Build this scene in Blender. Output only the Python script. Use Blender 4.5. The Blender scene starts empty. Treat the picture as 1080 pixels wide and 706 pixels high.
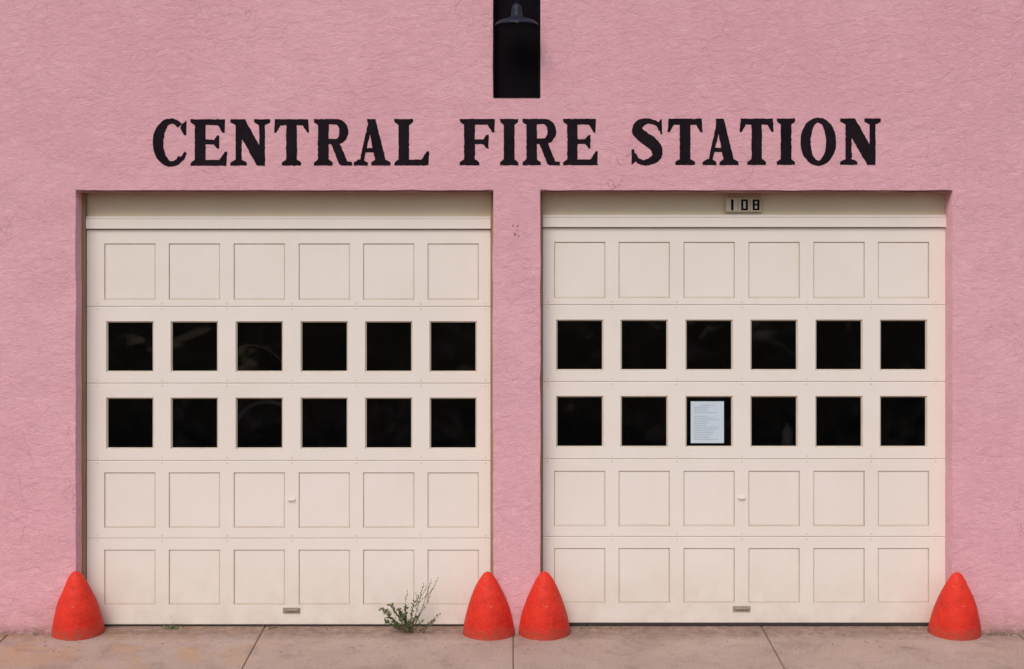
import bpy, bmesh, math, random
from mathutils import Vector, noise
random.seed(7)
S=bpy.context.scene
D=12.0; F=1500.0; EZ=3.296
def P(px,py,y=0.0):
    """facade survey (elevation drawing units) -> metres, for a feature standing at depth y"""
    k=(D+y)/F
    return Vector(((px-540)*k, y, EZ-(py-257)*k))
def X(px,y=0.0): return (px-540)*(D+y)/F
def Z(py,y=0.0): return EZ-(py-257)*(D+y)/F

# ---------------------------------------------------------------- materials
class NT:
    def __init__(s,name):
        s.m=bpy.data.materials.new(name); s.m.use_nodes=True
        s.t=s.m.node_tree; s.n=s.t.nodes; s.b=s.n['Principled BSDF']
        s.co=s.n.new('ShaderNodeTexCoord').outputs['Object']
    def l(s,a,b): s.t.links.new(a,b)
    def put(s,sock,v):
        if isinstance(v,bpy.types.NodeSocket): s.l(v,sock)
        else: sock.default_value=v
    def mapping(s,scale,rot=(0,0,0),src=None):
        n=s.n.new('ShaderNodeMapping'); n.inputs['Scale'].default_value=scale; n.inputs['Rotation'].default_value=rot
        s.l(src or s.co,n.inputs['Vector']); return n.outputs[0]
    def noise(s,scale,detail=4,rough=0.55,dist=0,src=None):
        n=s.n.new('ShaderNodeTexNoise'); n.inputs['Scale'].default_value=scale; n.inputs['Detail'].default_value=detail
        n.inputs['Roughness'].default_value=rough; n.inputs['Distortion'].default_value=dist
        s.l(src or s.co,n.inputs['Vector']); return n.outputs['Fac']
    def ramp(s,f,a,b,va=0.0,vb=1.0):
        n=s.n.new('ShaderNodeMapRange'); n.inputs['From Min'].default_value=a; n.inputs['From Max'].default_value=b
        n.inputs['To Min'].default_value=va; n.inputs['To Max'].default_value=vb
        s.l(f,n.inputs['Value']); return n.outputs[0]
    def math(s,op,a,b=0.0):
        n=s.n.new('ShaderNodeMath'); n.operation=op; s.put(n.inputs[0],a); s.put(n.inputs[1],b); return n.outputs[0]
    def mix(s,f,a,b,mode='MIX'):
        n=s.n.new('ShaderNodeMix'); n.data_type='RGBA'; n.blend_type=mode
        s.put(n.inputs[0],f)
        for i,v in ((6,a),(7,b)):
            if isinstance(v,tuple): n.inputs[i].default_value=(*v,1)
            else: s.l(v,n.inputs[i])
        return n.outputs[2]
    def sep(s):
        n=s.n.new('ShaderNodeSeparateXYZ'); s.l(s.co,n.inputs[0]); return n.outputs
    def voro(s,scale,src=None):
        n=s.n.new('ShaderNodeTexVoronoi'); n.feature='DISTANCE_TO_EDGE'; n.inputs['Scale'].default_value=scale
        s.l(src or s.co,n.inputs['Vector']); return n.outputs['Distance']
    def warp(s,scale,amt):
        n=s.n.new('ShaderNodeTexNoise'); n.inputs['Scale'].default_value=scale; n.inputs['Detail'].default_value=3; s.l(s.co,n.inputs['Vector'])
        m=s.n.new('ShaderNodeVectorMath'); m.operation='SCALE'; s.l(n.outputs['Color'],m.inputs[0]); m.inputs['Scale'].default_value=amt
        a=s.n.new('ShaderNodeVectorMath'); a.operation='ADD'; s.l(s.co,a.inputs[0]); s.l(m.outputs[0],a.inputs[1]); return a.outputs[0]
    def bump(s,h,strength,dist,prev=None):
        n=s.n.new('ShaderNodeBump'); n.inputs['Strength'].default_value=strength; n.inputs['Distance'].default_value=dist
        s.l(h,n.inputs['Height'])
        if prev: s.l(prev,n.inputs['Normal'])
        return n.outputs[0]
    def out(s,col,rough=0.8,nrm=None,spec=0.3):
        if isinstance(col,tuple): s.b.inputs['Base Color'].default_value=(*col,1)
        else: s.l(col,s.b.inputs['Base Color'])
        s.put(s.b.inputs['Roughness'],rough); s.b.inputs['Specular IOR Level'].default_value=spec
        if nrm: s.l(nrm,s.b.inputs['Normal'])
        return s.m

def trowel(t): return t.noise(1,6,0.76,0.45,src=t.mapping((11,11,17),(0,0.35,0)))
def stucco():
    t=NT('pink_stucco')
    A=(0.790,0.432,0.475); B=(0.740,0.385,0.432)
    big=t.noise(0.55,5,0.65,0.4); mid=t.noise(3,5,0.7,0.4)
    st=trowel(t); fine=t.noise(75,2,0.7)
    col=t.mix(t.ramp(big,0.35,0.65),A,B)
    col=t.mix(t.ramp(mid,0.42,0.75,0,0.45),col,(0.67,0.335,0.378))
    col=t.mix(t.ramp(st,0.53,0.75,0,0.38),col,(0.58,0.275,0.315))
    col=t.mix(t.ramp(st,0.46,0.28,0,0.45),col,(0.88,0.58,0.61))
    col=t.mix(t.ramp(fine,0.60,0.75,0,0.28),col,(0.56,0.27,0.30))
    cr=t.math('MULTIPLY',t.ramp(t.voro(3.2,t.warp(3.0,0.28)),0.0,0.010,1,0),t.ramp(t.noise(0.7,2,0.5),0.50,0.58))
    cr=t.math('MULTIPLY',cr,t.ramp(mid,0.36,0.6,0.05,0.48))
    col=t.mix(cr,col,(0.27,0.10,0.12))
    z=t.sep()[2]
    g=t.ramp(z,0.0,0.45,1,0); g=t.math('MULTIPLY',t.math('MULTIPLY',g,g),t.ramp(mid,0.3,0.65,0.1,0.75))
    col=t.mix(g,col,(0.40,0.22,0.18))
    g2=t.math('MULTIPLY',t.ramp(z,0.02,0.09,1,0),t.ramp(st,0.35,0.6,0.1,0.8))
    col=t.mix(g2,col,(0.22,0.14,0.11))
    h=t.math('ADD',st,t.math('MULTIPLY',fine,0.30))
    n=t.bump(h,0.80,0.019)
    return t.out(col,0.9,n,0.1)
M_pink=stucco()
t=NT('black_sign_paint')
c=t.mix(t.ramp(t.noise(2.5,4,0.6),0.35,0.7),(0.011,0.008,0.011),(0.019,0.013,0.017))
st=trowel(t)
c=t.mix(t.ramp(st,0.60,0.72,0,0.35),c,(0.06,0.034,0.042))
M_letter=t.out(c,0.95,t.bump(st,0.4,0.014),0.03)

def painted(name,c,dark,rough=0.5,var=0.25,low=None,spec=0.3,streak=True):
    t=NT(name)
    a=t.noise(1.6,5,0.65,0.3)
    col=t.mix(t.ramp(a,0.35,0.75,0,var),c,dark)
    if streak:
        st=t.noise(1,4,0.6,0.3,src=t.mapping((26,26,1.6))); col=t.mix(t.ramp(st,0.52,0.8,0,var),col,dark)
    if low:
        z=t.sep()[2]
        st=t.noise(1,3,0.6,0.2,src=t.mapping((5,5,0.6))); col=t.mix(t.ramp(st,0.55,0.8,0,0.35),col,dark)
        g=t.ramp(z,0.0,0.60,1,0); g=t.math('MULTIPLY',g,t.ramp(t.noise(5,4,0.65),0.35,0.7,0.08,0.70))
        col=t.mix(g,col,low)
        sp=t.ramp(t.noise(38,3,0.7),0.68,0.74,0,0.25); col=t.mix(sp,col,(0.45,0.36,0.27))
    n=t.bump(t.noise(3,3,0.5),0.25,0.010)
    return t.out(col,rough,n,spec)
M_door=painted('cream_door_paint',(0.81,0.735,0.665),(0.75,0.665,0.585),0.6,0.5,low=(0.61,0.51,0.41),spec=.2,streak=False)
M_groove=painted('grimy_groove_paint',(0.58,0.49,0.395),(0.43,0.33,0.23),0.8,0.7,streak=False)
M_head=painted('yellowed_header_paint',(0.66,0.565,0.415),(0.56,0.45,0.30),var=0.5,streak=False)
M_stop=painted('tan_window_stop',(0.66,0.58,0.47),(0.46,0.35,0.22),var=0.7)
M_brown=painted('brown_frame_edge',(0.38,0.26,0.14),(0.22,0.13,0.07),var=0.6)
M_lintel=painted('rusty_lintel_angle',(0.22,0.08,0.06),(0.12,0.045,0.035),var=0.7)
M_dark=painted('dark_rubber',(0.05,0.042,0.038),(0.08,0.065,0.055),0.9,spec=.1)
M_brass=painted('weathered_metal',(0.38,0.33,0.25),(0.22,0.17,0.12),0.7,0.7)
M_black=painted('black_niche_paint',(0.008,0.006,0.008),(0.012,0.009,0.011),0.95,spec=0.03)
M_lamp=painted('dark_blue_enamel',(0.016,0.019,0.032),(0.012,0.013,0.022),0.45,spec=.2)
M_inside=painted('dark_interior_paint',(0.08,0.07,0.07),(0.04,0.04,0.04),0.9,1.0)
M_shapes=painted('grey_inside_shapes',(0.14,0.13,0.13),(0.08,0.075,0.075),0.7)  # for the stand-in reflection arcs and the bottle behind the glass
M_roof=painted('roof_felt',(0.08,0.08,0.08),(0.06,0.06,0.06),0.9)

t=NT('orange_red_cone_paint')
c=t.mix(t.ramp(t.noise(3,4,0.6),0.35,0.7),(0.76,0.038,0.017),(0.58,0.024,0.013))
c=t.mix(t.ramp(t.noise(20,5,0.75,0.6),0.56,0.68,0,0.65),c,(0.38,0.035,0.02))
c=t.mix(t.ramp(t.noise(17,5,0.75,0.5,src=t.mapping((1,1,1.8))),0.63,0.68,0,0.6),c,(0.78,0.22,0.14))
c=t.mix(t.ramp(t.noise(33,3,0.75),0.69,0.72,0,0.7),c,(0.20,0.06,0.04))
g=t.math('MULTIPLY',t.ramp(t.sep()[2],0.0,0.11,1,0),t.ramp(t.noise(24,4,0.6),0.35,0.65,0.15,0.9))
c=t.mix(g,c,(0.28,0.11,0.07))
n=t.bump(t.noise(12,4,0.65),0.8,0.018)
M_cone=t.out(c,0.55,n,0.25)

t=NT('glass_dusty')
tr=t.n.new('ShaderNodeBsdfTransparent'); tr.inputs[0].default_value=(0.55,0.52,0.54,1)
gl=t.n.new('ShaderNodeBsdfGlossy'); gl.inputs['Roughness'].default_value=0.03; gl.inputs[0].default_value=(0.45,0.43,0.46,1)
fr=t.n.new('ShaderNodeFresnel'); fr.inputs[0].default_value=1.40
t.l(t.bump(t.noise(1.6,2,0.5,0.5),0.7,0.045),gl.inputs['Normal'])
mx=t.n.new('ShaderNodeMixShader'); t.l(fr.outputs[0],mx.inputs[0]); t.l(tr.outputs[0],mx.inputs[1]); t.l(gl.outputs[0],mx.inputs[2])
df=t.n.new('ShaderNodeBsdfDiffuse'); df.inputs[0].default_value=(0.3,0.27,0.28,1)
m2=t.n.new('ShaderNodeMixShader'); t.l(t.ramp(t.noise(2.6,5,0.7,1.4),0.52,0.75,0.001,0.020),m2.inputs[0]); t.l(mx.outputs[0],m2.inputs[1]); t.l(df.outputs[0],m2.inputs[2])
t.l(m2.outputs[0],t.n['Material Output'].inputs['Surface'])
M_glass=t.m

t=NT('sidewalk_concrete')
c=t.mix(t.ramp(t.noise(1.3,5,0.65),0.3,0.7),(0.52,0.385,0.325),(0.41,0.30,0.25))
c=t.mix(t.ramp(t.noise(110,2,0.6),0.45,0.72,0,0.45),c,(0.20,0.14,0.12))
c=t.mix(t.ramp(t.noise(80,1,0.5),0.60,0.72,0,0.45),c,(0.63,0.51,0.45))
x=t.sep()
m=t.math('MULTIPLY',t.ramp(t.noise(2.2,4,0.65,0.5),0.46,0.60,0,0.55),t.ramp(x[0],-2.6,-1.6,1,0.12))
c=t.mix(m,c,(0.50,0.29,0.15))
c=t.mix(t.ramp(t.noise(2.7,6,0.72,0.6),0.52,0.66,0,0.40),c,(0.25,0.17,0.145))
c=t.mix(t.ramp(t.noise(9,4,0.7,0.6),0.62,0.68,0,0.40),c,(0.17,0.115,0.10))
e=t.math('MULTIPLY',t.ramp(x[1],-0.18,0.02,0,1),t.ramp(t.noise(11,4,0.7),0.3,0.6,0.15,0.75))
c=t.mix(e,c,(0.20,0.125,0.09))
n=t.bump(t.noise(120,2,0.6),0.45,0.005)
M_walk=t.out(c,0.95,n,0.1)
t=NT('asphalt'); c=t.mix(t.noise(1.2,4),(0.045,0.045,0.047),(0.065,0.063,0.06))
M_asph=t.out(c,0.9,t.bump(t.noise(140,2),0.5,0.006))
t=NT('dry_earth'); c=t.mix(t.noise(0.3,4),(0.20,0.16,0.11),(0.12,0.12,0.06)); M_earth=t.out(c,0.95)
t=NT('joint_dirt'); M_joint=t.out(t.mix(t.noise(30,3),(0.10,0.07,0.055),(0.20,0.145,0.115)),0.95)
t=NT('yellow_road_paint'); M_yel=t.out(t.mix(t.ramp(t.noise(20,4),0.4,0.7),(0.6,0.4,0.05),(0.3,0.22,0.08)),0.8)
def flat(name,a,b,sc=30,r=0.7):
    t=NT(name); return t.out(t.mix(t.noise(sc,3),a,b),r)
M_leaf=flat('weed_leaf',(0.06,0.10,0.035),(0.12,0.15,0.06),25)
M_leaf2=flat('weed_dry_leaf',(0.17,0.17,0.07),(0.22,0.18,0.09),25)
M_stem=flat('weed_stem',(0.16,0.11,0.06),(0.10,0.10,0.04),40)
M_litter=flat('litter',(0.16,0.09,0.05),(0.30,0.20,0.10),60)
M_paper=flat('paper',(0.60,0.68,0.73),(0.52,0.60,0.67),4)
M_ink=flat('ink',(0.26,0.30,0.34),(0.36,0.40,0.44),40)
M_plate=flat('number_plate_wood',(0.55,0.46,0.33),(0.42,0.33,0.22),20)
M_tile=flat('number_tile',(0.64,0.58,0.46),(0.54,0.47,0.36),20)

# ---------------------------------------------------------------- helpers
def link(name,bm,mats,parent=None,smooth=False,loc=None):
    me=bpy.data.meshes.new(name); bm.to_mesh(me); bm.free()
    for m in (mats if isinstance(mats,list) else [mats]): me.materials.append(m)
    if smooth:
        for p in me.polygons: p.use_smooth=True
    o=bpy.data.objects.new(name,me); S.collection.objects.link(o)
    if parent: o.parent=parent
    if loc: o.location=loc
    return o
def empty(name,loc=(0,0,0)):
    o=bpy.data.objects.new(name,None); S.collection.objects.link(o); o.location=loc; o.empty_display_size=0.2; return o
def quad(bm,pts,mi=0):
    f=bm.faces.new([bm.verts.new(p) for p in pts]); f.material_index=mi; return f
def box(bm,x0,x1,y0,y1,z0,z1,mi=0,bev=0.0):
    vs=[bm.verts.new((x,y,z)) for x in (x0,x1) for y in (y0,y1) for z in (z0,z1)]
    idx=[(0,1,3,2),(4,6,7,5),(0,4,5,1),(2,3,7,6),(0,2,6,4),(1,5,7,3)]
    fs=[]
    for i in idx:
        f=bm.faces.new([vs[j] for j in i]); f.material_index=mi; fs.append(f)
    if bev>0:
        es=set(e for f in fs for e in f.edges)
        r=bmesh.ops.bevel(bm,geom=list(es),offset=bev,segments=2,affect='EDGES',profile=0.6)
        for f in r['faces']: f.material_index=mi
def ring(bm,a,ya,b,yb,mi=0):
    """a,b=(x0,x1,z0,z1) nested rectangles"""
    A=[(a[0],ya,a[2]),(a[1],ya,a[2]),(a[1],ya,a[3]),(a[0],ya,a[3])]
    B=[(b[0],yb,b[2]),(b[1],yb,b[2]),(b[1],yb,b[3]),(b[0],yb,b[3])]
    for i in range(4):
        j=(i+1)%4; quad(bm,[A[i],A[j],B[j],B[i]],mi)
def shrink(r,d): return (r[0]+d,r[1]-d,r[2]+d,r[3]-d)
def tube(bm,pts,r0,r1=None,seg=8,mi=0,cap=True):
    r1=r0 if r1 is None else r1; rings=[]
    pts=[Vector(p) for p in pts]; n=len(pts)
    for i,p in enumerate(pts):
        d=(pts[min(i+1,n-1)]-pts[max(i-1,0)]).normalized()
        u=d.orthogonal().normalized() if i==0 else (u-d*u.dot(d)).normalized()
        v=d.cross(u); r=r0+(r1-r0)*i/(n-1)
        rings.append([bm.verts.new(p+(u*math.cos(2*math.pi*k/seg)+v*math.sin(2*math.pi*k/seg))*r) for k in range(seg)])
    for a,b in zip(rings,rings[1:]):
        for k in range(seg):
            f=bm.faces.new([a[k],a[(k+1)%seg],b[(k+1)%seg],b[k]]); f.material_index=mi
    if cap:
        bm.faces.new(rings[0][::-1]).material_index=mi; bm.faces.new(rings[-1]).material_index=mi
def lathe(bm,prof,seg=32,c=(0,0,0),mi=0,jit=None):
    rings=[]
    for r,z in prof:
        row=[]
        for k in range(seg):
            a=2*math.pi*k/seg; rr=r
            p=Vector((c[0]+rr*math.cos(a),c[1]+rr*math.sin(a),c[2]+z))
            if jit: p+=jit(p)
            row.append(bm.verts.new(p))
        rings.append(row)
    for a,b in zip(rings,rings[1:]):
        for k in range(seg):
            f=bm.faces.new([a[k],a[(k+1)%seg],b[(k+1)%seg],b[k]]); f.material_index=mi
    return rings

# ---------------------------------------------------------------- building
station=empty('fire_station')
BX=8.4; BZ=7.3; BY=9.0
openL=(X(80),X(520),-1,Z(201)); openR=(X(570),X(1004.5),-1,Z(201)); niche=(X(520),X(570),Z(103.5),Z(-110))
def lines(keys,lo,hi,step,dlo,dhi):
    ks=[]
    for k in sorted([lo,hi]+keys):
        if not ks or k-ks[-1]>1e-4: ks.append(k)
    out=[]
    for a,b in zip(ks,ks[1:]):
        st=step if (a>=dlo-1e-6 and b<=dhi+1e-6) else 0.25
        n=max(1,round((b-a)/st))
        out+= [a+(b-a)*i/n for i in range(n)]
    return out+[hi]
xs=lines([-4.8,4.8,openL[0],openL[1],openR[0],openR[1]],-BX,BX,0.05,-4.8,4.8)
zs=lines([openL[3],niche[2],niche[3],0.0],-0.4,BZ,0.05,-0.4,6.2)
holes=[openL,openR,niche]
bm=bmesh.new()
V={}
def gv(i,j):
    if (i,j) not in V: V[(i,j)]=bm.verts.new((xs[i],0,zs[j]))
    return V[(i,j)]
for i in range(len(xs)-1):
    for j in range(len(zs)-1):
        cx=(xs[i]+xs[i+1])/2; cz=(zs[j]+zs[j+1])/2
        if any(h[0]<cx<h[1] and h[2]<cz<h[3] for h in holes): continue
        bm.faces.new([gv(i,j),gv(i+1,j),gv(i+1,j+1),gv(i,j+1)])
inner=[e for e in bm.edges if len(e.link_faces)==1 and not all(abs(abs(v.co.x)-BX)<1e-4 for v in e.verts)
       and not all(v.co.z>BZ-1e-4 for v in e.verts) and not all(v.co.z<-0.4+1e-4 for v in e.verts)]
r=bmesh.ops.extrude_edge_only(bm,edges=inner)
for g in r['geom']:
    if isinstance(g,bmesh.types.BMVert): g.co.y=0.36
bmesh.ops.bevel(bm,geom=inner,offset=0.013,segments=3,affect='EDGES',profile=0.5)
lx0,lx1,lz0,lz1=X(150),X(940),Z(185),Z(115)
for v in bm.verts:
    if v.co.y>0.2 or abs(v.co.x)>BX-.01: continue
    p=v.co.copy()
    dx=max(lx0-p.x,p.x-lx1,0); dz=max(lz0-p.z,p.z-lz1,0); k=min(1,math.hypot(dx,dz)/0.15)
    v.co.y+=k*(noise.noise(p*3.0)*0.008+noise.noise(p*9)*0.003)
    v.co.x+=noise.noise(Vector((p.x*4+9,0,p.z*4)))*0.006; v.co.z+=noise.noise(Vector((p.x*4,9,p.z*4)))*0.005
link('front_wall',bm,M_pink,station,True)
bm=bmesh.new()
box(bm,-BX,-BX+0.3,0.001,BY,-0.4,BZ-0.002); box(bm,BX-0.3,BX,0.001,BY,-0.4,BZ-0.002); box(bm,-BX+0.3,BX-0.3,BY-0.3,BY,-0.4,BZ-0.003)
link('side_walls',bm,M_pink,station)
bm=bmesh.new(); box(bm,-BX-.05,BX+.05,-0.05,BY+.05,BZ,BZ+0.12,0,0.02); link('parapet_cap',bm,M_pink,station)
bm=bmesh.new(); box(bm,-BX+.3,BX-.3,0.05,BY-.3,BZ-0.5,BZ-0.35); link('roof',bm,M_roof,station)
bm=bmesh.new()
quad(bm,[(-BX+.31,0.3,0.03),(BX-.31,0.3,0.03),(BX-.31,BY-.31,0.03),(-BX+.31,BY-.31,0.03)])
quad(bm,[(-BX+.31,0.3,4.4),(BX-.31,0.3,4.4),(BX-.31,BY-.31,4.4),(-BX+.31,BY-.31,4.4)])
quad(bm,[(-BX+.31,6,0),(BX-.31,6,0),(BX-.31,6,4.5),(-BX+.31,6,4.5)])
quad(bm,[(0,0.4,0),(0,6,0),(0,6,4.5),(0,0.4,4.5)])
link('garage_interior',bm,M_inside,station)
bm=bmesh.new()
a=(niche[0]+.012,niche[1]-.022,niche[2]+.006,niche[3]-.01)
ring(bm,(niche[0]+.002,niche[1]-.010,niche[2]+.001,niche[3]+.001),-0.006,a,-0.006)
ring(bm,a,-0.006,a,0.09); quad(bm,[(a[0],0.09,a[2]),(a[1],0.09,a[2]),(a[1],0.09,a[3]),(a[0],0.09,a[3])])
link('black_niche',bm,M_black,station)

# ---------------------------------------------------------------- garage doors
def door(name,op,dy_px,x_l,x_r,cols,notice=False):
    par=bpy.data.objects.new(name,None); S.collection.objects.link(par); par.parent=station
    YD=0.20
    x=lambda p,y=YD:X(p,y); z=lambda p,y=YD:Z(p+dy_px,y)
    bm=bmesh.new()
    n=22; w=(op[1]-op[0]-.008)/n
    for i in range(n):
        j0=random.uniform(-.004,.003)
        box(bm,op[0]+.004+i*w,op[0]+.004+(i+1)*w-.0005,0.012+random.uniform(0,.002),0.075,op[3]-0.016+j0,op[3]-0.002)
    link('lintel_angle',bm,M_lintel,par)
    bm=bmesh.new()
    box(bm,op[0]-.02,x(x_l)-.001,0.165,0.30,-0.02,op[3]-.004,0,0.002)
    box(bm,x(x_r)+.001,op[1]+.02,0.165,0.30,-0.02,op[3]-.004,0,0.002)
    link('jamb_edge',bm,M_brown,par)
    bm=bmesh.new()
    box(bm,x(x_l),x(x_r),0.222,0.28,z(233),op[3]-.003,0,0.003)
    link('header_board',bm,M_head,par)
    bm=bmesh.new()
    box(bm,x(x_l)+.002,x(x_r)-.002,0.172,0.25,z(241.6),z(231.3),0,0.006)
    box(bm,x(x_l)+.002,x(x_r)-.002,0.185,0.2215,z(231),z(228.4),0,0.002)
    link('header_moulding',bm,M_door,par)
    secs=[(242.2,323.5,257,316.5,'p'),(323.5,404.5,339,393,'w'),(404.5,486,419.5,474,'w'),(486,568,498.5,557,'p'),(568,659,580,638,'p')]
    X0=x(x_l)+.003; X1=x(x_r)-.003
    bm=bmesh.new(); gb=bmesh.new(); sb=bmesh.new(); hw=bmesh.new()
    for si,(t,b,ht,hb,kind) in enumerate(secs):
        zt=z(t)-.0018; zb=z(b)+.0018
        hs=[(x(c+(2 if kind=='w' else 0)),x(c+54-(2 if kind=='w' else 0)),z(hb),z(ht)) for c in cols]
        gx=[X0+.004]
        for h in hs: gx+=[h[0],h[1]]
        gx.append(X1-.004)
        gz=[zb+.004,hs[0][2],hs[0][3],zt-.004]
        for i in range(len(gx)-1):
            for j in range(3):
                if j==1 and i%2==1: continue
                quad(bm,[(gx[i],YD,gz[j]),(gx[i+1],YD,gz[j]),(gx[i+1],YD,gz[j+1]),(gx[i],YD,gz[j+1])])
        o=(X0,X1,zb,zt); ring(bm,o,YD+.003,shrink(o,.004),YD); ring(bm,o,YD+.045,o,YD+.003)
        for h in hs:
            if kind=='p':
                a=shrink(h,.003); b2=shrink(h,.008); c2=shrink(h,.013)
                ring(bm,h,YD,a,YD+.008,1); ring(bm,a,YD+.008,b2,YD+.011,1); ring(bm,b2,YD+.011,c2,YD+.0085)
                tl=random.uniform(-.0006,.0006)
                quad(bm,[(c2[0],YD+.0085,c2[2]),(c2[1],YD+.0085+tl,c2[2]),(c2[1],YD+.0085,c2[3]),(c2[0],YD+.0085-tl,c2[3])])
            else:
                a=shrink(h,.003); ring(bm,h,YD,a,YD+.012)
                b2=shrink(h,.012); ring(sb,shrink(h,.0025),YD+.008,b2,YD+.016); ring(sb,b2,YD+.016,b2,YD+.030)
                g=shrink(h,.010)
                wob=[random.uniform(-.0025,.0025) for _ in range(4)]
                quad(gb,[(g[0],YD+.026+wob[0],g[2]),(g[1],YD+.026+wob[1],g[2]),(g[1],YD+.026+wob[2],g[3]),(g[0],YD+.026+wob[3],g[3])])
        if si>0:
            for k in range(len(cols)+1):
                cx=(cols[k]-7) if k<len(cols) else cols[-1]+61
                for off in (-3.2,2.6):
                    q=Vector((x(cx),YD-.0015,z(t+off)))
                    vs=[hw.verts.new(q+Vector((math.cos(a)*.006,0,math.sin(a)*.006))) for a in [i*math.pi/4 for i in range(8)]]
                    ap=hw.verts.new(q+Vector((0,-.003,0)))
                    for i in range(8): hw.faces.new([vs[i],vs[(i+1)%8],ap])
    link('door_sections',bm,[M_door,M_groove],par); link('window_glass',gb,M_glass,par); link('window_stops',sb,M_stop,par)
    link('hinge_bolts',hw,M_stop,par,True)
    bm=bmesh.new()
    for t in (323.5,404.5,486,568): box(bm,X0,X1,YD+.008,YD+.03,z(t+1.5),z(t-1.5))
    link('section_joints',bm,M_groove,par)
    bm=bmesh.new(); box(bm,X0,X1,YD+.006,YD+.04,z(662),z(659.1),0,0.002)
    link('weather_seal',bm,M_dark,par)
    cx=x(cols[3]-7.5)
    bm=bmesh.new()
    box(bm,cx-.034,cx+.034,YD-.004,YD,z(529.5),z(524.5),0,0.001)
    tube(bm,[(cx-.028,YD-.003,z(527)),(cx-.024,YD-.02,z(527)),(cx+.024,YD-.02,z(527)),(cx+.028,YD-.003,z(527))],.005)
    link('pull_handle',bm,M_door,par)
    bm=bmesh.new()
    box(bm,cx-.075,cx+.075,YD-.006,YD-.0005,z(647),z(641),0,0.002)
    tube(bm,[(cx-.06,YD-.005,z(642)),(cx-.055,YD-.025,z(643)),(cx+.055,YD-.025,z(643)),(cx+.06,YD-.005,z(642))],.006)
    link('lift_handle',bm,M_brass,par)
    return par
door('garage_door',openL,0.0,91,518,[110,178,246.5,315,383,451])
door('garage_door.001',openR,-1.7,572,998.5,[584.5,652.5,721,789.5,858,926])

# added grey arcs standing in for faint glass reflections, plus a vague bottle shape
bm=bmesh.new()
def arc(cx,cz,y,r,a0,a1,th):
    tube(bm,[(cx+r*math.cos(a),y+0.02*math.sin(3*a),cz+r*1.2*math.sin(a)) for a in [a0+(a1-a0)*i/24 for i in range(25)]],th)
arc(-2.35,1.95,0.8,0.36,0.5,2.2,.010); arc(-2.2,1.45,0.8,0.35,1.0,4.2,.02); arc(-0.5,1.8,0.9,0.5,-.8,.6,.03)
link('reflection_arcs',bm,M_shapes,station,True)
bm=bmesh.new(); lathe(bm,[(0.001,0),(.045,0),(.05,.02),(.05,.14),(.03,.18),(.018,.2),(.018,.22),(.001,.22)],16,(X(835,.5),.7,Z(476,.5)))
box(bm,X(800,.5),X(870,.5),.62,.82,Z(481,.5),Z(476.5,.5)); link('shelf_bottle',bm,M_shapes,station)

# ---------------------------------------------------------------- lettering
H=48
def stem(xl,xr,el=4,er=4,tl=None,tr=None):
    tl=el if tl is None else tl; tr=er if tr is None else tr
    return [(xl-el,0),(xl-el,3.2),(xl,6.2),(xl,H-6.2),(xl-tl,H-3.2),(xl-tl,H),(xr+tr,H),(xr+tr,H-3.2),(xr,H-6.2),(xr,6.2),(xr+er,3.2),(xr+er,0)]
def strip(o,i): return [[o[k],o[k+1],i[k+1],i[k]] for k in range(len(o)-1)]
def ell(cx,cy,rx,ry,a0,a1,n=36): return [(cx+rx*math.cos(math.radians(a0+(a1-a0)*k/n)),cy+ry*math.sin(math.radians(a0+(a1-a0)*k/n))) for k in range(n+1)]
TOPARM=lambda w:[(10,H),(w,H),(w-.5,H-14),(w-2.6,H-14),(w-7.5,H-6),(10,H-6)]
BOTARM=lambda w:[(10,0),(w,0),(w+.5,14.5),(w-1.8,14.5),(w-7.5,6),(10,6)]
MID=[(12,22),(12,27),(24,27),(27.5,31.5),(29.5,31.5),(29.5,17.5),(27.5,17.5),(24,22)]
def spine(pts):
    def cr(a,b,c,d,t): return tuple(0.5*((2*b[i])+(-a[i]+c[i])*t+(2*a[i]-5*b[i]+4*c[i]-d[i])*t*t+(-a[i]+3*b[i]-3*c[i]+d[i])*t**3) for i in range(3))
    q=[pts[0]]+pts+[pts[-1]]; o=[]
    for k in range(1,len(q)-2):
        for s in range(6): o.append(cr(q[k-1],q[k],q[k+1],q[k+2],s/6))
    o.append(pts[-1]); L=[];R=[]
    for k,p in enumerate(o):
        a=o[max(k-1,0)]; b=o[min(k+1,len(o)-1)]; dx,dy=b[0]-a[0],b[1]-a[1]; l=math.hypot(dx,dy) or 1
        L.append((p[0]-dy/l*p[2],p[1]+dx/l*p[2])); R.append((p[0]+dy/l*p[2],p[1]-dx/l*p[2]))
    return strip(L,R)
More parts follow.
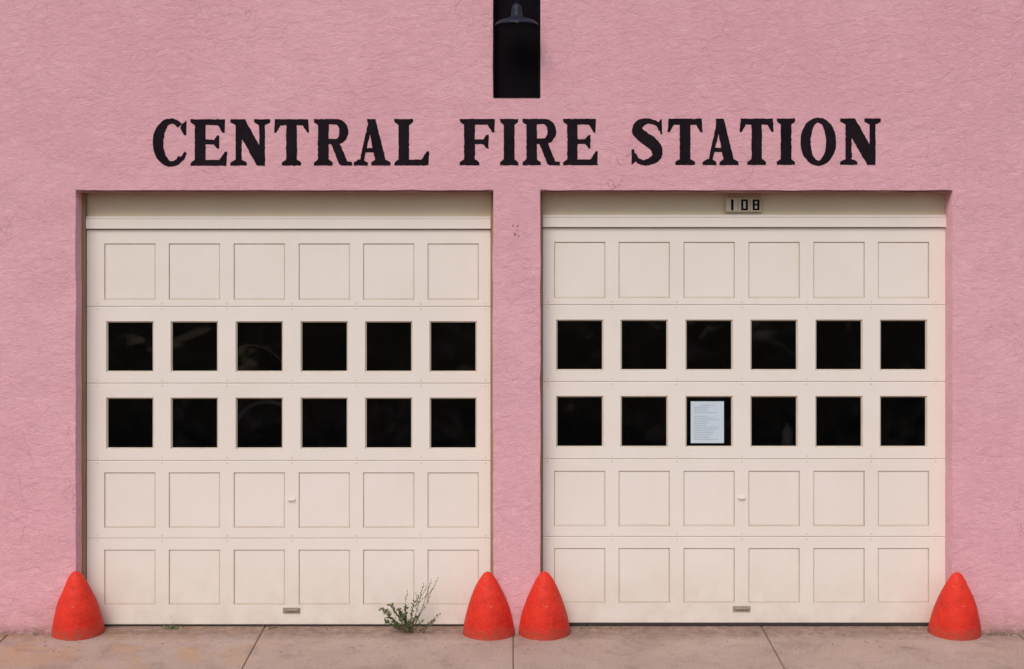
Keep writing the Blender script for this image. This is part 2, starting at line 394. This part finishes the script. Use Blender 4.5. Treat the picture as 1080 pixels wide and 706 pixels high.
def glyph(c):
    if c=='I': return 20,[[stem(4.3,15.7)]]
    if c=='E': return 38,[[stem(4.3,15.5,4.3,0)],[TOPARM(35.5)],[MID],[BOTARM(37)]]
    if c=='F': return 36,[[stem(4.3,15.5,4.3,4.5,4.3,0)],[TOPARM(36)],[MID]]
    if c=='L': return 37,[[stem(4.3,15.5,4.3,0,4.3,4.5)],[BOTARM(36)]]
    if c=='T': return 37,[[stem(12.8,24.2,4.5,4.5,0,0)],[[(1,H),(36,H),(37,H-14),(34.8,H-14),(30,H-6.3),(7,H-6.3),(2.2,H-14),(0,H-14)]]]
    if c=='N': return 42,[[[(0,0),(0,3.2),(5.5,6.2),(5.5,41.8),(0,44.8),(0,H),(12,H),(12,6.2),(17.5,3.2),(17.5,0)]],[[(25,H),(25,44.8),(30.3,41.8),(30.3,0),(36.5,0),(36.5,41.8),(42,44.8),(42,H)]],[[(5,H),(15.5,H),(36.5,10),(36.5,0),(28,0),(5.6,39)]]]
    if c=='R':
        o=[(14,48)]+ell(24,35,12.5,13,90,-90,24)+[(14,22)]; i=[(14,42.5)]+ell(22.5,35,4.5,7.5,90,-90,24)+[(14,27.5)]
        return 40,[[stem(4.3,15.7,4.3,4.3,4.3,0)],strip(o,i),[[(17,25),(27,24),(35.5,4.5),(40.5,3.5),(40.5,0),(29,0),(26.5,2)]]]
    if c=='A': return 39,[[[(16,H),(21,H),(10.2,3),(6,3)]],[[(14,H),(23,H),(34.5,3),(23,3)]],[[(9,13.5),(27,13.5),(27,18),(10,18)]],[[(0,0),(0,3.2),(5,6),(10.5,6),(15,3.2),(15,0)]],[[(18.5,0),(18.5,3.2),(22.5,6),(34.2,6),(39,3.2),(39,0)]]]
    if c=='O': return 37,[strip(ell(18.5,24,18.5,25,0,360,48),ell(18.5,24,7.8,19.5,0,360,48))]
    if c=='C': return 36,[strip(ell(19,24,19,25,50,316,40),ell(20.5,24,9,19.5,50,316,40)),[[(35.5,47),(31,43),(29,39),(33.2,31.5),(35.5,31.5)]],[[(36,13),(33,6),(28,3),(26.5,7),(31,11),(33.5,15)]]]
    if c=='S': return 35,[spine([(31,36,1.6),(28,42.5,2.3),(18,45.6,2.8),(9.5,42.3,4.6),(7.3,35.3,5.8),(14,28.7,6.2),(22,23,6.4),(27.7,16,5.9),(26.7,8,4.8),(17,2.7,3.1),(8,4.6,2.5),(4,12,1.6)]),[[(32.8,48),(28.8,44),(31.5,32),(33.6,32)]],[[(1,0),(6,4),(3.6,16.5),(1,16.5)]]]
places=[('C',161,197),('E',201,240),('N',243,285),('T',289,326),('R',331,371),('A',373,412),('L',416,453),
 ('F',485,522),('I',527,547),('R',551,590),('E',594,631),
 ('S',665,700),('T',704,741),('A',741,779),('T',780,816),('I',819,839),('O',844,882),('N',886,929)]
sign=empty('painted_wall_lettering')
bm=bmesh.new()
for li,(c,x0,x1) in enumerate(places):
    w,strokes=glyph(c); sx=(x1-x0)/w; base=175.0-(x0-161)/768*1.0
    for si,polys in enumerate(strokes):
        y=-0.0020-0.0003*si
        cache={}
        for poly in polys:
            pts=[]
            big=len(polys)==1
            for k in range(len(poly)):
                a=poly[k]; b=poly[(k+1)%len(poly)]
                n=max(1,int(math.hypot(b[0]-a[0],b[1]-a[1])/2.5)) if big else 1
                pts+=[(a[0]+(b[0]-a[0])*i/n,a[1]+(b[1]-a[1])*i/n) for i in range(n)]
            vs=[]
            for (u,v) in pts:
                px=x0+u*sx; py=base-v*1.02
                jx=noise.noise(Vector((px*.35,py*.35,3)))*.7; jy=noise.noise(Vector((px*.35,py*.35,13)))*.7
                key=(round(u,4),round(v,4))
                if key not in cache: cache[key]=bm.verts.new((X(px+jx),y,Z(py+jy)))
                if cache[key] not in vs: vs.append(cache[key])
            if len(vs)>2:
                try: bm.faces.new(vs)
                except ValueError: pass
bm.normal_update()
bmesh.ops.reverse_faces(bm,faces=[f for f in bm.faces if f.normal.y>0])
bmesh.ops.triangulate(bm,faces=bm.faces[:])
link('lettering',bm,M_letter,sign)

# ---------------------------------------------------------------- house number
hn=empty('house_number_sign')
yb=0.180
bm=bmesh.new(); box(bm,X(764.5,yb),X(803.5,yb),yb+.004,0.2205,Z(224,yb),Z(208,yb),0,0.003); link('plate',bm,M_plate,hn)
bm=bmesh.new()
for a,b in ((766.5,777.5),(779,790.5),(792,802)): box(bm,X(a,yb),X(b,yb),yb-.001,yb+.006,Z(222.5,yb),Z(209.5,yb),0,0.001)
link('number_tiles',bm,M_tile,hn)
bm=bmesh.new()
def R(a,b,c,d,k=0): box(bm,X(a,yb),X(b,yb),yb-.0025,yb-.0012,Z(d,yb),Z(c,yb))
R(771,773.6,210.5,222)
for x0 in (781.6,793.8):
    R(x0,x0+2.3,210.5,222); R(x0+4.9,x0+7.2,210.5,222); R(x0+2.32,x0+4.88,210.5,212.4); R(x0+2.32,x0+4.88,220.1,222)
R(796.15,798.65,215.3,217.1)
link('digits',bm,M_letter,hn)

# ---------------------------------------------------------------- paper notice (taped on the glass)
pn=empty('paper_notice'); yp=0.218
bm=bmesh.new(); box(bm,X(728.5,yp),X(763.5,yp),yp,yp+.0012,Z(467.5,yp),Z(423.5,yp)); o=link('sheet',bm,M_paper,pn)
bm=bmesh.new(); zz=427.5
random.seed(3)
while zz<464:
    w=random.uniform(.45,1.0)*28
    if random.random()<.12: zz+=1.9; continue
    q0=732
    if zz<429: q0=738; w=15
    q=q0
    while q<q0+w:
        ww=random.uniform(1.2,4.5); box(bm,X(q,yp),X(min(q+ww,q0+w),yp),yp-.0008,yp-.0003,Z(zz+.5,yp),Z(zz,yp)); q+=ww+.6
    zz+=1.9
link('text_lines',bm,M_ink,pn)

# ---------------------------------------------------------------- cone-shaped guards on the wall corners
prof=[(.221,-.03),(.221,.0),(.219,.03),(.209,.09),(.193,.16),(.173,.23),(.149,.30),(.123,.365),(.096,.425),(.074,.47),(.054,.503),(.039,.524),(.026,.536),(.013,.542),(.001,.544)]
for i,(px,h,lean) in enumerate([(83,1.0,.01),(516,1.0,-.012),(574,1.0,.0),(1006.5,.99,-.01)]):
    bm=bmesh.new()
    sd=Vector((i*7.3,0,0))
    def jit(p,sd=sd,lean=lean):
        return Vector((noise.noise(p*6+sd)*.009+lean*(p.z/.5),noise.noise(p*6+sd+Vector((3,3,3)))*.007-.115*max(0,p.z)/.54,noise.noise(p*5+sd)*.005))
    lathe(bm,[(r,z*h) for r,z in prof],48,(0,0,0),0,jit)
    bmesh.ops.recalc_face_normals(bm,faces=bm.faces[:])
    link('orange_corner_guard' if i==0 else 'orange_corner_guard.%03d'%i,bm,M_cone,None,True,(X(px,.05),0.048,0.0))

# ---------------------------------------------------------------- wall lamp
wl=empty('wall_lamp'); yl=-.20; cx=X(545,yl)
zr=Z(27,yl)
bm=bmesh.new()
lathe(bm,[(.178,0),(.180,.004),(.172,.018),(.150,.036),(.115,.050),(.075,.062),(.05,.075),(.045,.12),(.040,.16),(.026,.175),(.02,.18)],40,(cx,yl,zr))
lathe(bm,[(.174,.001),(.166,.016),(.145,.032),(.11,.046),(.06,.058),(.02,.062)],40,(cx,yl,zr))
link('shade',bm,M_lamp,wl,True)
bm=bmesh.new(); pts=[(cx,yl,zr+.17),(cx,yl,zr+.40)]
pts+=[(cx,yl+.1-.1*math.cos(a),zr+.40+.12*math.sin(a)) for a in [math.pi*i/10*0.5 for i in range(1,11)]]+[(cx,.085,zr+.52)]
tube(bm,pts,.014,seg=12); link('gooseneck',bm,M_lamp,wl,True)
bm=bmesh.new(); tube(bm,[(cx,.088,zr+.52),(cx,.06,zr+.52)],.06,seg=24); link('mount',bm,M_lamp,wl)
bm=bmesh.new(); lathe(bm,[(.001,.02),(.025,.025),(.03,.035),(.02,.055)],16,(cx,yl,zr+.004)); link('bulb',bm,M_tile,wl,True)

bm=bmesh.new()
for px,py,r in ((541,238,.006),(546,238.5,.006),(545,243,.004),(543,247,.007),(547,249,.005),(545.5,252,.003)):
    q=P(px,py,-.009); vs=[bm.verts.new(q+Vector((math.cos(a)*r,0,math.sin(a)*r*1.2))) for a in [i*math.pi/4 for i in range(8)]]; bm.faces.new(vs)
link('anchor_holes',bm,M_lintel,station)

# ---------------------------------------------------------------- ground
SL=0.05
bm=bmesh.new()
xj=[-2.12+2.13*k for k in range(-12,16)]
for a,b in zip(xj,xj[1:]):
    g=.004
    for y0,y1 in ((-2.6,-1.3),(-1.3,0.34)):
        A=[(a+g,y0+g,(y0+g)*SL),(b-g,y0+g,(y0+g)*SL),(b-g,y1-g,(y1-g)*SL),(a+g,y1-g,(y1-g)*SL)]
        top=[bm.verts.new((p[0],p[1],p[2])) for p in A]; lo=[bm.verts.new((p[0],p[1],p[2]-.1)) for p in A]
        fs=[bm.faces.new(top)]+[bm.faces.new([lo[i],lo[(i+1)%4],top[(i+1)%4],top[i]]) for i in range(4)]
        bmesh.ops.bevel(bm,geom=[e for e in fs[0].edges],offset=.005,segments=2,affect='EDGES')
sw=link('sidewalk',bm,M_walk)
bm=bmesh.new(); quad(bm,[(-27,-2.62,-.131-.010),(32,-2.62,-.131-.010),(32,.35,.0175-.010),(-27,.35,.0175-.010)]); link('joint_fill',bm,M_joint,sw)
bm=bmesh.new(); box(bm,-30,32,-2.78,-2.605,-.5,-.131,0,.015); link('kerb',bm,M_walk)
bm=bmesh.new(); quad(bm,[(-60,-14,-.27),(60,-14,-.27),(60,-2.7,-.27),(-60,-2.7,-.27)]); rd=link('road',bm,M_asph)
bm=bmesh.new()
for dy in (-.1,.1): quad(bm,[(-60,-8.4+dy-.05,-.266),(60,-8.4+dy-.05,-.266),(60,-8.4+dy+.05,-.266),(-60,-8.4+dy+.05,-.266)])
link('centre_line',bm,M_yel,rd)
bm=bmesh.new(); quad(bm,[(-800,-800,-.30),(800,-800,-.30),(800,800,-.30),(-800,800,-.30)]); link('ground',bm,M_earth)

# ---------------------------------------------------------------- weed
random.seed(11)
def leaf(bm,p,d,L,w,mi):
    d=d.normalized(); s=d.cross(Vector((random.uniform(-1,1),random.uniform(-1,-.3),random.uniform(-.3,1)))).normalized()
    m=p+d*L*.5+Vector((0,0,L*.06)); e=p+d*L
    a=bm.verts.new(p); b=bm.verts.new(m+s*w/2); c=bm.verts.new(e); f=bm.verts.new(m-s*w/2)
    bm.faces.new([a,b,c,f]).material_index=mi
def sprig(bm,a,b,bend,r,nleaf,L,mi,start=.15,side=0):
    a=Vector(a); b=Vector(b); pts=[]
    for i in range(9):
        t=i/8; p=a.lerp(b,t)+Vector(bend)*math.sin(math.pi*t)+Vector((noise.noise(Vector((t*4,a.x*9,b.z*9)))*.012,0,0)); pts.append(p)
    tube(bm,pts,r,r*.4,5,2)
    for k in range(nleaf):
        t=start+(1-start)*(k+random.random())/nleaf; i=min(7,int(t*8)); p=pts[i].lerp(pts[i+1],t*8-i)
        d=(b-a).normalized()*.6+Vector((random.uniform(-1,1),random.uniform(-1,.6),random.uniform(-.3,.9)))
        leaf(bm,p,d,L*random.uniform(.6,1.2),L*.45,mi if random.random()<.75 else 1-mi)
    return pts
bm=bmesh.new()
B=lambda px,y=.03: (X(px,y),y,y*SL-.005)
T=lambda px,py,y: tuple(P(px,py,y))
for bx,tx,ty,yy,nl,L,mi in [(428,402,643,-.02,30,.042,0),(426,406,655,-.05,24,.042,0),(429,412,639,.03,30,.042,0),(430,420,645,-.04,30,.042,0),
    (431,428,640,.0,30,.040,0),(432,437,634,.03,24,.036,0),(433,440,650,-.03,24,.038,0),(429,416,658,-.06,24,.040,0),(432,432,655,-.07,24,.040,0),
    (430,409,648,-.02,26,.040,0),(431,424,652,-.05,26,.040,0),
    (434,446,655,-.02,14,.032,0),(440,452,660,-.03,12,.030,0),(444,463,648,.0,16,.032,1),(446,458,656,-.03,14,.032,0),
    (432,447,616,.05,20,.024,1),(433,455,611,.07,17,.020,1),(433,462,610,.06,16,.020,1),(431,430,622,.05,12,.022,0)]:
    sprig(bm,B(bx),T(tx,ty,yy),(random.uniform(-.02,.02),0,random.uniform(0,.03)),.0032,nl,L,mi)
for tx,ty in ((450,618),(441,628),(457,621),(438,626)):
    sprig(bm,T(438,640,.04),T(tx,ty,.05),(.01,0,.01),.0018,9,.019,1)
link('weed_plant',bm,[M_leaf,M_leaf2,M_stem])
bm=bmesh.new()
for px,n,s in ((180,22,.035),(188,12,.025),(170,8,.02),(284,16,.025),(345,6,.015),(618,12,.025),(626,9,.022),(855,5,.015),(1047,14,.028),(1060,12,.028),(965,8,.022),(40,10,.02)):
    yy=.14 if 100<px<1000 else -.03
    for k in range(n):
        b0=Vector((X(px,yy)+random.uniform(-.05,.05),yy+random.uniform(-.03,.02),yy*SL))
        leaf(bm,b0,Vector((random.uniform(-1,1),random.uniform(-.5,.3),random.uniform(.2,1.1))),s*random.uniform(.7,1.6),s*.3,random.choice((0,1)))
link('small_weeds',bm,[M_leaf,M_leaf2])
bm=bmesh.new()
for k in range(300):
    yy=random.choice((random.uniform(.10,.19),random.uniform(-.5,.19)))
    px=random.uniform(95,1000) if yy>-.02 else random.uniform(0,1080)
    p=Vector((X(px,yy),yy,yy*SL+.004)); a=random.random()*6.3; L=random.uniform(.005,.022)
    if 515<px<575 and yy>-.02: continue
    d=Vector((math.cos(a),math.sin(a),random.uniform(0,.4))); leaf(bm,p,d,L,L*.5,0)
link('leaf_litter',bm,M_litter)

# ---------------------------------------------------------------- light
W=bpy.data.worlds.new("World"); S.world=W; W.use_nodes=True
nt=W.node_tree; bg=nt.nodes['Background']; sk=nt.nodes.new('ShaderNodeTexSky'); sk.sky_type='NISHITA'; sk.sun_disc=False
el=math.radians(46); az=math.radians(198)
sk.sun_elevation=el; sk.sun_rotation=az; sk.air_density=1.0; sk.dust_density=2.8; sk.ozone_density=1.0
nt.links.new(sk.outputs[0],bg.inputs[0]); bg.inputs[1].default_value=0.132
sd=Vector((math.sin(az)*math.cos(el),math.cos(az)*math.cos(el),math.sin(el)))
L=bpy.data.lights.new('sun','SUN'); L.energy=1.30; L.angle=math.radians(30); L.color=(1,.965,.935)
lo=bpy.data.objects.new('sun',L); S.collection.objects.link(lo); lo.rotation_euler=sd.to_track_quat('Z','Y').to_euler(); lo.location=(0,-10,15)
# ---------------------------------------------------------------- camera
cam=bpy.data.cameras.new('camera'); co=bpy.data.objects.new('camera',cam); S.collection.objects.link(co)
co.location=(0,-D,EZ); co.rotation_euler=(math.pi/2,0,0); cam.sensor_width=36; cam.lens=36*F/1080
cam.shift_y=-(353-257)/1080; cam.clip_end=3000; S.camera=co
S.view_settings.view_transform='Standard'; S.view_settings.look='None'; S.view_settings.exposure=0
